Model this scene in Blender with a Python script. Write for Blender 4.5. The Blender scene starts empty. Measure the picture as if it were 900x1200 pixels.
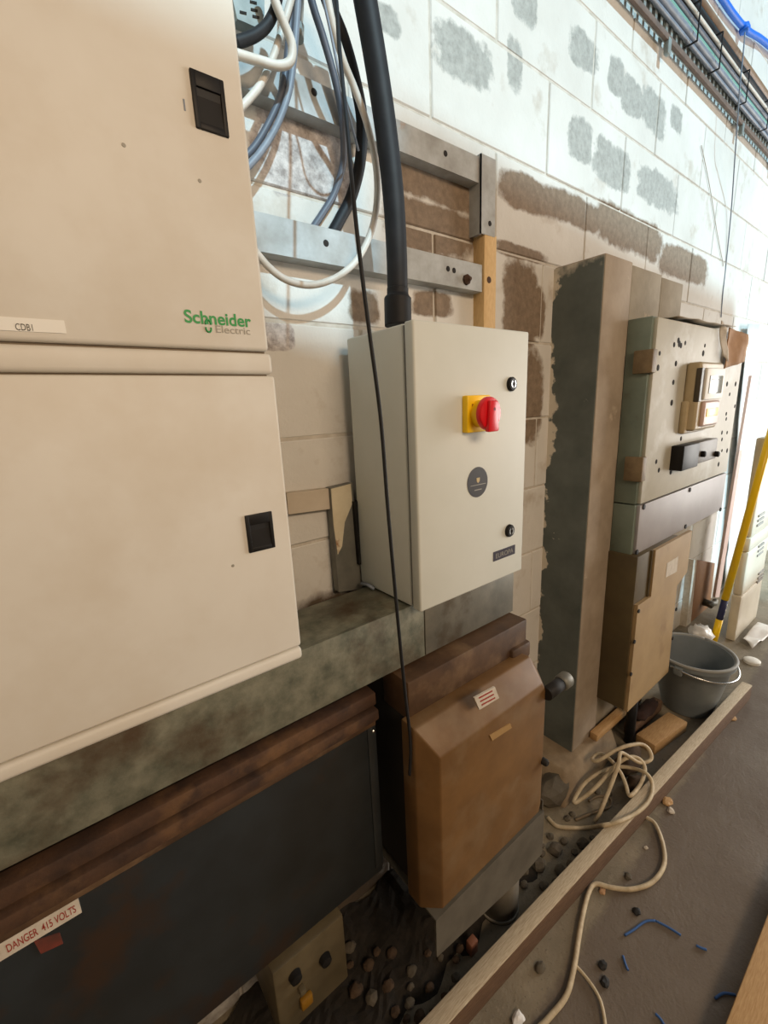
import bpy, bmesh, math, random
from mathutils import Vector, Matrix, noise
random.seed(7)
S = bpy.context.scene
COL = S.collection

# ---------------------------------------------------------------- camera
F = 508.169
R = ((0.78900252, -0.61274701, -0.04490132),
     (-0.17832661, -0.15845886, -0.97112842),
     (0.58794102, 0.77422987, -0.23429353))     # rows: image right, image down, forward (world X, Y, Z)
H = 1.35                                         # camera height
D = 0.823                                        # distance of the block wall
cam = bpy.data.cameras.new('camera')
cam.sensor_fit = 'HORIZONTAL'; cam.sensor_width = 36; cam.lens = F / 900 * 36
cam.clip_start = 0.01
camo = bpy.data.objects.new('camera', cam); COL.objects.link(camo)
m = Matrix.Identity(4)
for i in range(3):
    m[i][0] = R[0][i]; m[i][1] = -R[1][i]; m[i][2] = -R[2][i]
m[2][3] = H
camo.matrix_world = m
S.camera = camo

# ---------------------------------------------------------------- light
S.view_settings.view_transform = 'Standard'; S.view_settings.look = 'None'
S.view_settings.gamma = 1; S.view_settings.use_curve_mapping = False
S.view_settings.exposure = 0.0
W = bpy.data.worlds.new('world'); S.world = W; W.use_nodes = True
W.node_tree.nodes['Background'].inputs[0].default_value = (0.86, 0.93, 1.0, 1)
W.node_tree.nodes['Background'].inputs[1].default_value = 0.20
TS = 0.70                                        # fall of the sun per metre towards the wall
sun = bpy.data.lights.new('sun', 'SUN'); sun.energy = 4.0; sun.angle = math.radians(1.6); sun.color = (0.52, 0.83, 1.0)
suno = bpy.data.objects.new('sun', sun); COL.objects.link(suno)
suno.rotation_euler = Vector((0.02, 1, -TS)).to_track_quat('-Z', 'Y').to_euler()
lamp = bpy.data.lights.new('hall_lamp', 'AREA'); lamp.shape = 'RECTANGLE'; lamp.size = 1.5; lamp.size_y = 0.6
lamp.energy = 47; lamp.color = (1.0, 0.75, 0.52)
lampo = bpy.data.objects.new('hall_lamp', lamp); COL.objects.link(lampo)
lampo.location = (0.45, -2.0, 2.45)
lampo.rotation_euler = (Vector((0.8, 0.6, 1.2)) - lampo.location).to_track_quat('-Z', 'Y').to_euler()

door_l = bpy.data.lights.new('door_daylight', 'AREA'); door_l.shape = 'RECTANGLE'; door_l.size = 2.2; door_l.size_y = 2.2
door_l.energy = 150; door_l.color = (1.0, 0.96, 0.90)          # daylight of the open doorway at the far end of the hall
door_o = bpy.data.objects.new('door_daylight', door_l); COL.objects.link(door_o)
door_o.location = (5.6, -1.3, 1.3)
door_o.rotation_euler = (Vector((1.2, 0.3, 0.5)) - door_o.location).to_track_quat('-Z', 'Y').to_euler()

# ---------------------------------------------------------------- pixel rays
def ray(u, v):
    c = ((u - 450) / F, (v - 600) / F, 1)
    return Vector([sum(R[k][i] * c[k] for k in range(3)) for i in range(3)])
def P(u, v, x=None, y=None, z=None):             # z: height above floor
    q = ray(u, v)
    if y is not None: q = q * (y / q.y)
    elif z is not None: q = q * ((z - H) / q.z)
    else: q = q * (x / q.x)
    return Vector((q.x, q.y, q.z + H))

def to_floor(b, t, z=.012): return b + (t-b)*((z-b.z)/(t.z-b.z))      # slide b along the line b-t to height z

# ---------------------------------------------------------------- materials
def rgb(r, g, b):
    f = lambda c: ((c / 255 + .055) / 1.055) ** 2.4 if c > 10 else c / 255 / 12.92
    return (f(r), f(g), f(b), 1)
MATS = {}
class NT:
    def __init__(s, name):
        s.m = bpy.data.materials.new(name); s.m.use_nodes = True
        s.t = s.m.node_tree; s.b = s.t.nodes['Principled BSDF']
    def n(s, t, **k):
        x = s.t.nodes.new(t)
        for a, b in k.items(): setattr(x, a, b)
        return x
    def l(s, a, b): s.t.links.new(a, b)
    def pos(s):
        if not hasattr(s, '_p'): s._p = s.n('ShaderNodeNewGeometry').outputs['Position']
        return s._p
    def noise(s, scale, detail=5, rough=.6, vec=None, dist=0):
        x = s.n('ShaderNodeTexNoise'); x.inputs['Scale'].default_value = scale
        x.inputs['Detail'].default_value = detail; x.inputs['Roughness'].default_value = rough
        x.inputs['Distortion'].default_value = dist
        s.l(vec or s.pos(), x.inputs['Vector']); return x.outputs['Fac']
    def ramp(s, fac, lo, hi):
        x = s.n('ShaderNodeMapRange'); x.inputs[1].default_value = lo; x.inputs[2].default_value = hi
        s.l(fac, x.inputs[0]); return x.outputs[0]
    def mix(s, fac, a, b, amt=None):
        x = s.n('ShaderNodeMix', data_type='RGBA')
        if isinstance(fac, (int, float)): x.inputs[0].default_value = fac
        else: s.l(fac, x.inputs[0])
        for v, i in ((a, 6), (b, 7)):
            if isinstance(v, tuple): x.inputs[i].default_value = v
            else: s.l(v, x.inputs[i])
        return x.outputs[2]
    def math(s, op, a, b):
        x = s.n('ShaderNodeMath', operation=op)
        for v, i in ((a, 0), (b, 1)):
            if isinstance(v, (int, float)): x.inputs[i].default_value = v
            else: s.l(v, x.inputs[i])
        return x.outputs[0]
    def scalevec(s, v):
        x = s.n('ShaderNodeVectorMath', operation='MULTIPLY'); s.l(s.pos(), x.inputs[0]); x.inputs[1].default_value = v
        return x.outputs[0]
    def bump(s, fac, st, dist=.003):
        x = s.n('ShaderNodeBump'); x.inputs['Strength'].default_value = st; x.inputs['Distance'].default_value = dist
        s.l(fac, x.inputs['Height']); s.l(x.outputs[0], s.b.inputs['Normal'])
    def out(s, col, rough=.6, metal=0, spec=None):
        if isinstance(col, tuple): s.b.inputs['Base Color'].default_value = col
        else: s.l(col, s.b.inputs['Base Color'])
        if isinstance(rough, (int, float)): s.b.inputs['Roughness'].default_value = rough
        else: s.l(rough, s.b.inputs['Roughness'])
        s.b.inputs['Metallic'].default_value = metal
        if spec is not None: s.b.inputs['Specular IOR Level'].default_value = spec
        return s.m
def mat(name, c1, c2=None, scale=20, rough=.6, metal=0, lo=.35, hi=.7, c3=None, s3=5, lo3=.55, hi3=.7, bump=0, bs=None, stretch=None, spec=None):
    if name in MATS: return MATS[name]
    t = NT(name); col = rgb(*c1)
    vec = t.scalevec(stretch) if stretch else None
    nz = None
    if c2:
        nz = t.noise(scale, vec=vec); col = t.mix(t.ramp(nz, lo, hi), col, rgb(*c2))
    if c3:
        n3 = t.noise(s3, vec=vec, detail=8); col = t.mix(t.ramp(n3, lo3, hi3), col, rgb(*c3))
    if bump: t.bump(t.noise(bs or scale * 3, vec=vec), bump)
    MATS[name] = t.out(col, rough, metal, spec); return MATS[name]

M = dict(
 cream=mat('cream enamel', (216,212,202), (209,203,191), 6, .5, spec=.35, c3=(203,194,178), s3=3, lo3=.5, hi3=.8),
 creamdark=mat('cream seam', (120,105,85)),
 encl=mat('pale grey enamel', (212,216,210), (205,209,202), 5, .55, spec=.35),
 gasket=mat('grey gasket', (110,112,108), rough=.7),
 blackpl=mat('black plastic', (24,23,23), (30,29,29), 40, .5, spec=.25),
 blackrub=mat('black rubber', (26,27,30), (36,37,40), 30, .6, spec=.3),
 greycab=mat('grey sheath', (130,138,150), (112,120,132), 30, .5),
 whitecab=mat('white sheath', (212,208,200), (196,188,176), 30, .5),
 floorcab=mat('dirty white sheath', (205,190,160), (170,152,122), 35, .6),
 yellow=mat('yellow plastic', (250,205,5), rough=.35),
 red=mat('red plastic', (215,12,28), rough=.3),
 green=mat('green print', (35,150,75), rough=.5),
 greyprint=mat('grey print', (150,146,134), rough=.5),
 blackprint=mat('black print', (62,60,52), rough=.5),
 whiteprint=mat('white print', (205,200,190), rough=.5),
 redprint=mat('red print', (150,55,45), rough=.5),
 goldprint=mat('gold print', (190,170,120), rough=.5),
 sticker=mat('black sticker', (44,38,36), rough=.5),
 navysticker=mat('navy sticker', (48,44,62), rough=.5),
 paper=mat('paper label', (205,196,182), (186,176,160), 60, .8),
 label=mat('label tape', (230,228,220), rough=.5),
 chrome=mat('chrome', (200,200,198), rough=.25, metal=1),
 galv=mat('galvanised sheet', (128,126,116), (98,98,92), 14, .5, .35, c3=(92,80,64), s3=7, lo3=.56, hi3=.7, bump=.15),
 trunk=mat('weathered galvanised steel', (130,128,110), (84,86,72), 30, .55, .25, c3=(78,62,44), s3=6, lo3=.52, hi3=.68, bump=.2),
 strut=mat('grey painted strut', (178,182,182), (146,146,142), 18, .6, 0, c3=(170,120,70), s3=6, lo3=.68, hi3=.76, bump=.1),
 rust=mat('rusty steel', (78,52,32), (48,30,18), 22, .8, c3=(112,80,48), s3=9, lo3=.5, hi3=.7, bump=.35),
 dark=mat('dark blue grey steel', (38,43,46), (28,30,30), 9, .42, c3=(50,36,26), s3=7, lo3=.58, hi3=.7, bump=.12),
 darkside=mat('dark and shaded steel', (30,28,26), (20,19,18), 15, .7),
 brown=mat('brown dusty enamel', (122,90,52), (98,70,38), 8, .5, c3=(128,106,78), s3=6, lo3=.5, hi3=.72, bump=.08),
 brownbody=mat('brown grimy steel', (92,68,46), (58,40,26), 12, .6, c3=(122,98,72), s3=7, lo3=.55, hi3=.72, bump=.2),
 greysheet=mat('grey sheet', (100,95,84), (80,75,65), 12, .6),
 pvc=mat('grey pvc', (138,134,124), (118,112,102), 12, .5),
 cabgrey=mat('sage grey enamel', (118,130,118), (98,110,100), 8, .5, c3=(92,82,66), s3=8, lo3=.6, hi3=.75),
 cabfront=mat('beige grey enamel', (182,178,162), (168,163,146), 6, .5, c3=(196,196,188), s3=4, lo3=.54, hi3=.66),
 cabviolet=mat('lilac grey enamel', (158,154,156), (146,142,144), 7, .5),
 cabolive=mat('olive brown enamel', (92,80,52), (76,64,42), 9, .55),
 cabtan=mat('tan enamel', (170,144,104), (156,130,92), 9, .5, c3=(140,112,78), s3=6, lo3=.58, hi3=.72),
 hinge=mat('old bronze', (130,112,84), (104,88,64), 30, .6),
 hole=mat('dark hole', (34,30,26), rough=.9),
 meter=mat('meter beige', (184,168,136), (172,156,124), 20, .45),
 meterglass=mat('meter window', (150,156,150), rough=.15),
 meterdark=mat('meter dark', (70,62,50), rough=.4),
 pink=mat('meter dial', (196,170,160), rough=.4),
 pierside=mat('grey painted block', (98,100,98), (84,86,84), 10, .75, c3=(176,172,160), s3=6, lo3=.68, hi3=.73, bump=.2, bs=60),
 pierfront=mat('stained tan render', (166,152,134), (140,126,108), 7, .8, c3=(196,182,160), s3=8, lo3=.66, hi3=.76, bump=.2, bs=60),
 pierboard=mat('bare grey block', (160,152,136), (138,130,114), 9, .85, c3=(190,172,146), s3=10, lo3=.66, hi3=.75, bump=.25, bs=80),
 conc=mat('mortar', (150,132,106), (118,100,78), 12, .9, bump=.4),
 stone=mat('rubble stone', (98,90,76), (72,65,54), 20, .9, bump=.3),
 bucket=mat('grey bucket plastic', (124,132,136), (114,122,126), 15, .42),
 wood=mat('sawn timber', (196,160,112), (172,132,84), 12, .7, stretch=(3,30,30)),
 oldwood=mat('weathered timber', (118,92,70), (84,62,46), 10, .8, stretch=(3,40,40), bump=.25),
 oldwoodtop=mat('pale timber', (206,194,170), (168,150,124), 12, .8, stretch=(3,40,40), bump=.25),
 brownwood=mat('brown stained board', (150,108,66), (128,88,50), 10, .6, stretch=(20,20,3)),
 paleply=mat('pale softwood', (214,182,130), (196,160,108), 16, .7, c3=(160,120,76), s3=12, lo3=.66, hi3=.74, stretch=(30,30,4)),
 cloth=mat('dark plum cloth', (62,44,40), (42,30,28), 20, .95),
 darkcloth=mat('brown sacking', (84,66,48), (56,42,30), 25, .95, bump=.4),
 sheet=mat('white polythene', (228,226,222), (214,210,204), 6, .35),
 pack=mat('cream wrapping', (222,214,196), (206,196,176), 5, .35),
 packprint=mat('grey pack print', (150,146,140), rough=.5),
 packblue=mat('pale blue sky reflection', (176,204,228), rough=.4),  # sky reflection put into a pale blue colour
 bluecab=mat('blue rope', (20,110,225), rough=.5),
 bluestring=mat('blue twine', (52,92,150), rough=.7),
 cardboard=mat('brown paper', (186,148,112), (166,128,92), 20, .8),
 traybrown=mat('brown tray lip', (116,96,84), (90,76,68), 20, .6),
 trayg=mat('tray steel', (150,158,156), (118,126,124), 20, .5, .3),
 tealcab=mat('teal sheath', (112,160,148), rough=.5),
 darkcab=mat('slate sheath', (84,90,102), rough=.5),
 conduit=mat('brown conduit', (140,112,86), (118,92,70), 15, .5),
 flake=mat('flaking cream paint', (206,196,170), (186,172,140), 12, .7, c3=(140,84,34), s3=14, lo3=.6, hi3=.68, bump=.3),
 plate=mat('old ivory plate', (100,90,68), (78,70,52), 14, .5),
 amber=mat('amber plastic', (140,100,26), rough=.4),
)

# ---------------------------------------------------------------- mesh helpers
def mk(name, verts, faces, smooth=False):
    me = bpy.data.meshes.new(name); me.from_pydata([tuple(v) for v in verts], [], faces)
    bm = bmesh.new(); bm.from_mesh(me); bmesh.ops.recalc_face_normals(bm, faces=bm.faces); bm.to_mesh(me); bm.free()
    if smooth:
        for p in me.polygons: p.use_smooth = True
    return me
BF = [(0,1,2,3),(4,7,6,5),(0,4,5,1),(1,5,6,2),(2,6,7,3),(3,7,4,0)]
def bevel(me, r, seg=2):
    bm = bmesh.new(); bm.from_mesh(me)
    bmesh.ops.bevel(bm, geom=bm.edges[:], offset=r, segments=seg, profile=.5, affect='EDGES', clamp_overlap=True)
    bm.to_mesh(me); bm.free()
    if seg > 1:
        for p in me.polygons: p.use_smooth = True
        try: me.set_sharp_from_angle(angle=math.radians(40))
        except Exception: pass
    return me
def box(x0, x1, y0, y1, z0, z1, bev=0, seg=2):
    v = [(x0,y0,z0),(x1,y0,z0),(x1,y0,z1),(x0,y0,z1),(x0,y1,z0),(x1,y1,z0),(x1,y1,z1),(x0,y1,z1)]
    me = mk('m', v, BF)
    return bevel(me, bev, seg) if bev else me
def hexa(front, back, bev=0):                     # two quads of 4 points
    me = mk('m', list(front) + list(back), BF)
    return bevel(me, bev) if bev else me
def prism(pts, d, bev=0):                         # polygon extruded by vector d
    n = len(pts); d = Vector(d); v = [Vector(p) for p in pts]; v += [p + d for p in v]
    f = [tuple(range(n)), tuple(range(2*n-1, n-1, -1))] + [(i, (i+1) % n, n+(i+1) % n, n+i) for i in range(n)]
    me = mk('m', v, f)
    return bevel(me, bev) if bev else me
def smoothpath(pts, n=8):
    pts = [Vector(p) for p in pts]; out = []
    for i in range(len(pts) - 1):
        a = pts[max(i-1, 0)]; b = pts[i]; c = pts[i+1]; d = pts[min(i+2, len(pts)-1)]
        for k in range(n):
            t = k / n
            out.append(.5 * ((2*b) + (c-a)*t + (2*a-5*b+4*c-d)*t*t + (3*b-a-3*c+d)*t**3))
    out.append(pts[-1]); return out
def tube(pts, r, seg=10, n=8, smooth=True):
    path = smoothpath(pts, n) if n > 1 else [Vector(p) for p in pts]
    rr = r if callable(r) else (lambda t: r)
    v = []; f = []; N = len(path)
    T0 = (path[1] - path[0]).normalized()
    u = T0.orthogonal().normalized()
    for i, p in enumerate(path):
        T = (path[min(i+1, N-1)] - path[max(i-1, 0)]).normalized()
        u = (u - T * u.dot(T)).normalized(); w = T.cross(u)
        for k in range(seg):
            a = 2 * math.pi * k / seg
            v.append(p + (u * math.cos(a) + w * math.sin(a)) * rr(i / (N-1)))
    for i in range(N-1):
        for k in range(seg):
            f.append((i*seg+k, i*seg+(k+1) % seg, (i+1)*seg+(k+1) % seg, (i+1)*seg+k))
    f.append(tuple(range(seg-1, -1, -1))); f.append(tuple(range((N-1)*seg, N*seg)))
    me = mk('m', v, f, smooth)
    me.polygons[-1].use_smooth = False; me.polygons[-2].use_smooth = False
    return me
def cyl(a, b, r, r2=None, seg=20):
    a = Vector(a); b = Vector(b); r2 = r if r2 is None else r2
    return tube([a, b], lambda t: r + (r2-r)*t, seg, 1, True)
def lathe(c, prof, seg=40, axis='Z', sx=1, sy=1):
    v = []; f = []
    for (r, h) in prof:
        for k in range(seg):
            a = 2*math.pi*k/seg
            if axis == 'Z': v.append((c[0]+r*math.cos(a)*sx, c[1]+r*math.sin(a)*sy, c[2]+h))
            else: v.append((c[0]+r*math.cos(a)*sx, c[1]-h, c[2]+r*math.sin(a)*sy))     # axis -Y
    n = len(prof)
    for i in range(n-1):
        for k in range(seg): f.append((i*seg+k, i*seg+(k+1) % seg, (i+1)*seg+(k+1) % seg, (i+1)*seg+k))
    f.append(tuple(range(seg))); f.append(tuple(range((n-1)*seg, n*seg)))
    me = mk('m', v, f, True)
    try: me.set_sharp_from_angle(angle=math.radians(40))
    except Exception: pass
    return me
def crumple(cx, cy, cz, sx, sy, sz, seed=0, amp=.35, fr=3, sub=3):
    bm = bmesh.new(); bmesh.ops.create_icosphere(bm, subdivisions=sub, radius=1)
    for v in bm.verts:
        k = 1 + amp * noise.noise(v.co * fr + Vector((seed*7.1, seed*3.3, seed)))
        k += amp * .5 * noise.noise(v.co * fr * 2.3 + Vector((seed, 5, 1)))
        v.co = Vector((cx + v.co.x*sx*k, cy + v.co.y*sy*k, cz + max(v.co.z*k, -.6)*sz))
    me = bpy.data.meshes.new('m'); bm.to_mesh(me); bm.free()
    for p in me.polygons: p.use_smooth = sub > 2
    return me
def merge(meshes):
    bm = bmesh.new()
    for me in meshes: bm.from_mesh(me)
    o = bpy.data.meshes.new('m'); bm.to_mesh(o); bm.free()
    return o

def obj(name, me, material, parent=None, label=None):
    o = bpy.data.objects.new(name, me); me.name = name
    if material is not None:
        me.materials.clear(); me.materials.append(M[material] if isinstance(material, str) else material)
    COL.objects.link(o)
    if parent is not None:
        o.parent = parent; o.matrix_parent_inverse = parent.matrix_basis.inverted() if parent.type == 'EMPTY' else Matrix.Identity(4)
    if label: o['label'] = label
    return o
def tag(o, label, cat, group=None, kind=None):
    o['label'] = label; o['category'] = cat
    if group: o['group'] = group
    if kind: o['kind'] = kind
    return o
def thing(name, loc, label, cat, group=None):
    o = bpy.data.objects.new(name, None); COL.objects.link(o); o.location = loc; o.empty_display_size = .05
    o.matrix_basis = Matrix.Translation(loc)
    return tag(o, label, cat, group)
def struct(name, me, material, parent=None):
    o = obj(name, me, material, parent)
    if parent is None: o['kind'] = 'structure'
    return o
def text(name, s, center, height, material, parent, width=None, normal='-Y', depth=.0004, slant=0, bold=0):
    cu = bpy.data.curves.new(name, 'FONT'); cu.body = s; cu.size = 1; cu.extrude = 0; cu.offset = bold
    t = bpy.data.objects.new(name, cu); COL.objects.link(t)
    bpy.context.view_layer.update()
    me = bpy.data.meshes.new_from_object(t.evaluated_get(bpy.context.evaluated_depsgraph_get()))
    bpy.data.objects.remove(t)
    xs = [v.co.x for v in me.vertices]; ys = [v.co.y for v in me.vertices]
    w = max(xs)-min(xs); h = max(ys)-min(ys); k = height/h; kx = (width/w) if width else k
    cx = (max(xs)+min(xs))/2; cy = (max(ys)+min(ys))/2
    c = Vector(center)
    for v in me.vertices:
        a = (v.co.x-cx)*kx; b = (v.co.y-cy)*k
        v.co = c + Vector((a + slant*b, -depth, b))
    return obj(name, me, material, parent)

# ================================================================ structure
# ---- back wall: painted concrete blocks
def wallmat():
    t = NT('painted block wall')
    pos = t.pos()
    n1 = t.noise(9, 6); n2 = t.noise(2.3, 4); n3 = t.noise(60, 6, .7)
    wob = t.math('MULTIPLY', t.math('SUBTRACT', t.noise(26, 6, .65), .5), 1.5)
    wob2 = t.math('MULTIPLY', t.math('SUBTRACT', t.noise(7, 3, .5), .5), 1.2)
    col = t.mix(t.ramp(n2, .3, .75), rgb(216,214,208), rgb(192,188,180))
    col = t.mix(t.ramp(n1, .58, .8), col, rgb(172,160,144))
    def patches(lst, soft=.12, w=1.0):
        cur = None
        for (u0, v0, u1, v1) in lst:
            a = P((u0+u1)/2, (v0+v1)/2, y=D)
            xs = [P(u, v, y=D) for u in (u0, u1) for v in (v0, v1)]
            mid_l = P(u0, (v0+v1)/2, y=D).x; mid_r = P(u1, (v0+v1)/2, y=D).x
            zt = P((u0+u1)/2, v0, y=D).z; zb = P((u0+u1)/2, v1, y=D).z
            c = ((mid_l+mid_r)/2, D, (zt+zb)/2); hw = abs(mid_r-mid_l)/2; hh = abs(zt-zb)/2
            sb = t.n('ShaderNodeVectorMath', operation='SUBTRACT'); t.l(pos, sb.inputs[0]); sb.inputs[1].default_value = c
            ml = t.n('ShaderNodeVectorMath', operation='MULTIPLY'); t.l(sb.outputs[0], ml.inputs[0]); ml.inputs[1].default_value = (1/hw, 0, 1/hh)
            m2 = t.n('ShaderNodeVectorMath', operation='MULTIPLY'); t.l(ml.outputs[0], m2.inputs[0]); t.l(ml.outputs[0], m2.inputs[1])
            m3 = t.n('ShaderNodeVectorMath', operation='LENGTH'); t.l(m2.outputs[0], m3.inputs[0])   # super-ellipse
            d = m3.outputs['Value']
            cur = d if cur is None else t.math('MINIMUM', cur, d)
        cur = t.math('ADD', cur, t.math('MULTIPLY', wob, w)); cur = t.math('ADD', cur, wob2)
        r = t.n('ShaderNodeMapRange'); r.inputs[1].default_value = 1.0; r.inputs[2].default_value = 1.0 - soft
        t.l(cur, r.inputs[0]); return r.outputs[0]
    brown = t.mix(t.ramp(n3, .3, .7), rgb(142,124,104), rgb(112,96,80))
    grey = t.mix(t.ramp(n3, .3, .7), rgb(176,176,170), rgb(142,142,136))
    # bare brown patches in the lower part, with the shade below the sun edge painted in
    col = t.mix(patches([(577,286,640,306),(586,296,632,420),(584,205,656,252),(640,228,712,268),(690,246,780,298),(770,290,830,330),(600,400,636,520),
                         (448,176,566,240),(440,236,566,300),(460,292,566,340),(408,336,446,380),(480,340,530,372),(620,330,640,400),], .35, .75), col, brown)
    # bare grey patches in the upper part
    col = t.mix(patches([(666,34,704,84),(713,64,732,112),(728,92,756,140),(748,104,782,160),(784,122,800,158),(664,136,694,190),(694,164,738,220),
                         (746,200,796,246),(505,30,580,100),(430,0,470,40),(594,40,614,110),(600,-30,630,30)], .3, 1.1), col, grey)
    # rough unpainted block between the rails
    col = t.mix(patches([(296,130,416,236),(300,375,345,410)], .15, .5), col, t.mix(t.ramp(n3, .35, .65), rgb(206,200,196), rgb(140,132,128)))
    # grime near the trunking; shade low on the wall painted in with its colour
    col = t.mix(t.math('MULTIPLY', t.ramp(n1, .35, .6), .75), col, col)
    g = patches([(330,690,440,740),(560,1000,760,1300),(300,980,500,1180),(60,1080,540,1460)], .8, .8)
    col = t.mix(g, col, rgb(86,72,56))
    t.bump(t.math('ADD', t.math('MULTIPLY', n3, .6), n1), .5, .004)
    return t.out(col, .8)
M['wall'] = wallmat()
Z0 = H - .055                                    # a bed joint
wall = struct('wall_back', box(-1.6, 7.2, D+.0028, D+.2, -.05, 3.6), mat('mortar bed', (204,198,188), (176,168,154), 30, .9))
bw, bh, jt = .45, .225, .006
base = box(-bw/2+jt/2, bw/2-jt/2, 0, .09, -bh/2+jt/2, bh/2-jt/2, .0025, 1)
half = box(-bw/4+jt/2, bw/4-jt/2, 0, .09, -bh/2+jt/2, bh/2-jt/2, .0025, 1)
base.materials.append(M['wall']); half.materials.append(M['wall'])
nb = 0
for k in range(-6, 10):
    zc = Z0 + (k+.5)*bh
    if zc + bh/2 < 0: continue
    x = .809 + .225 + (0 if k % 2 == 1 else .225) - 4*bw
    while x < 6.9:
        # skip the blocks nobody can see (behind the distribution board, outside the frame)
        q = Vector((x, D, zc - H)); dz = sum(R[2][i]*q[i] for i in range(3))
        u = sum(R[0][i]*q[i] for i in range(3))/dz*F+450 if dz > .05 else -999
        v = sum(R[1][i]*q[i] for i in range(3))/dz*F+600 if dz > .05 else -999
        if -120 < u < 1010 and -200 < v < 1300:
            o = bpy.data.objects.new('block', base); COL.objects.link(o)
            o.parent = wall; o.location = (x, D + random.uniform(-.0015, .0015), zc); nb += 1
        x += bw

# ---- floor
def floormat():
    t = NT('dirty concrete floor')
    n1 = t.noise(4, 6); n2 = t.noise(22, 7, .7); n3 = t.noise(120, 3)
    col = t.mix(t.ramp(n1, .3, .7), rgb(142,131,110), rgb(110,101,84))
    col = t.mix(t.ramp(n2, .55, .75), col, rgb(152,141,120))
    col = t.mix(t.math('MULTIPLY', t.ramp(n3, .6, .7), .5), col, rgb(64,56,46))
    # an old dark slab of screed with its own edge
    a = P(775, 950, z=0); b = P(690, 1080, z=0)
    e = Vector((b.y-a.y, -(b.x-a.x), 0)).normalized()
    c = P(840, 1100, z=0)
    if (c-a).dot(e) < 0: e = -e
    dp = t.n('ShaderNodeVectorMath', operation='DOT_PRODUCT'); t.l(t.pos(), dp.inputs[0]); dp.inputs[1].default_value = e
    d = t.math('ADD', t.math('SUBTRACT', dp.outputs['Value'], a.dot(e)), t.math('MULTIPLY', t.math('SUBTRACT', n2, .5), .06))
    col = t.mix(t.math('MULTIPLY', t.ramp(d, 0, .02), .7), col, t.mix(n2, rgb(104,90,80), rgb(82,71,63)))
    t.bump(t.math('ADD', n2, t.math('MULTIPLY', n3, .4)), .5, .006)
    return t.out(col, t.ramp(n1, -.3, 1.0))
M['floor'] = floormat()
struct('floor', box(-1.6, 7.2, -3, D+.1, -.08, 0), 'floor')

# ---- added unseen partition behind the camera; top edge and gap cut to shape the sunlight
YP = -2.4; up = TS*(D-YP)
prof = [(-2.2,.31),(.275,.30),(.285,.19),(.50,.14),(.56,.30),(.62,.61),(1.1,.575),(2.1,.515),(2.98,.47),(3.04,.32),(2.74,-.8),(2.66,-1.2),(3.5,-1.2)]
pts = [(-2.2, YP, 0)] + [(x, YP, z+H+up) for x, z in prof] + [(3.5, YP, 0)]
struct('sun_mask_wall', prism(pts, (0,-.08,0)), mat('mask and wall board', (170,150,124), (150,130,104), 5, .8))
struct('wall_left', box(-1.7,-1.6,-2.48,D+.2,0,3.6), mat('mask and wall board', (170,150,124)))

# ================================================================ pier
def piermat():
    t = NT('flaking grey pier paint')
    n1 = t.noise(10, 6); n2 = t.noise(20, 5, .55); n3 = t.noise(3, 3)
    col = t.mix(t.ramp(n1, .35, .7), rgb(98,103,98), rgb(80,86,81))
    sx = t.n('ShaderNodeSeparateXYZ'); t.l(t.pos(), sx.inputs[0])
    e = t.math('ADD', t.math('MULTIPLY', t.math('SUBTRACT', D, sx.outputs[1]), 9.0), t.math('MULTIPLY', n3, 1.1))
    e = t.math('ADD', e, t.math('MULTIPLY', n2, .9))
    col = t.mix(t.ramp(e, 1.12, 1.06), col, rgb(206,196,178))
    e2 = t.math('ADD', t.math('MULTIPLY', t.math('SUBTRACT', H+.39, sx.outputs[2]), 9.0), n2)
    col = t.mix(t.ramp(e2, .72, .5), col, rgb(186,178,162))
    col = t.mix(t.ramp(t.noise(15, 8, .6), .71, .73), col, rgb(200,194,180))
    t.bump(n2, .25)
    return t.out(col, .75)
M['pierside'] = piermat()
YPF = .668; XP0, XP1, XP2, XP3 = 1.323, 1.502, 1.73, 1.915; ZPT = H+.39; ZPB = .09
pier = thing('masonry_pier', (1.6, .75, ZPB), 'tall masonry pier with grey painted side and stained tan front, standing against the block wall', 'pillar')
obj('front_strip', box(XP0, XP1-.012, YPF, D+.001, ZPB, ZPT, .004), 'pierfront', pier)
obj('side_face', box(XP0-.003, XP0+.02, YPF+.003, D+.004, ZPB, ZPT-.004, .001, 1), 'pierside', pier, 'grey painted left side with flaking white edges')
obj('front_strip', box(XP1, XP2-.012, YPF+.006, D+.001, ZPB, ZPT-.004, .003), 'pierboard', pier)
obj('front_strip', box(XP2, XP3, YPF+.01, D+.001, ZPB, ZPT-.008, .003), 'pierboard', pier)
tag(obj('plinth', merge([hexa([(1.16,.60,0),(1.56,.60,0),(1.56,.64,ZPB+.001),(1.22,.64,ZPB+.001)], [(1.16,D,0),(1.56,D,0),(1.56,D,ZPB+.001),(1.22,D,ZPB+.001)], .01), box(1.54,1.93,.672,D,0,ZPB+.001,.006)]), 'conc'),
    'low mortar plinth under the masonry pier', 'plinth')

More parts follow.
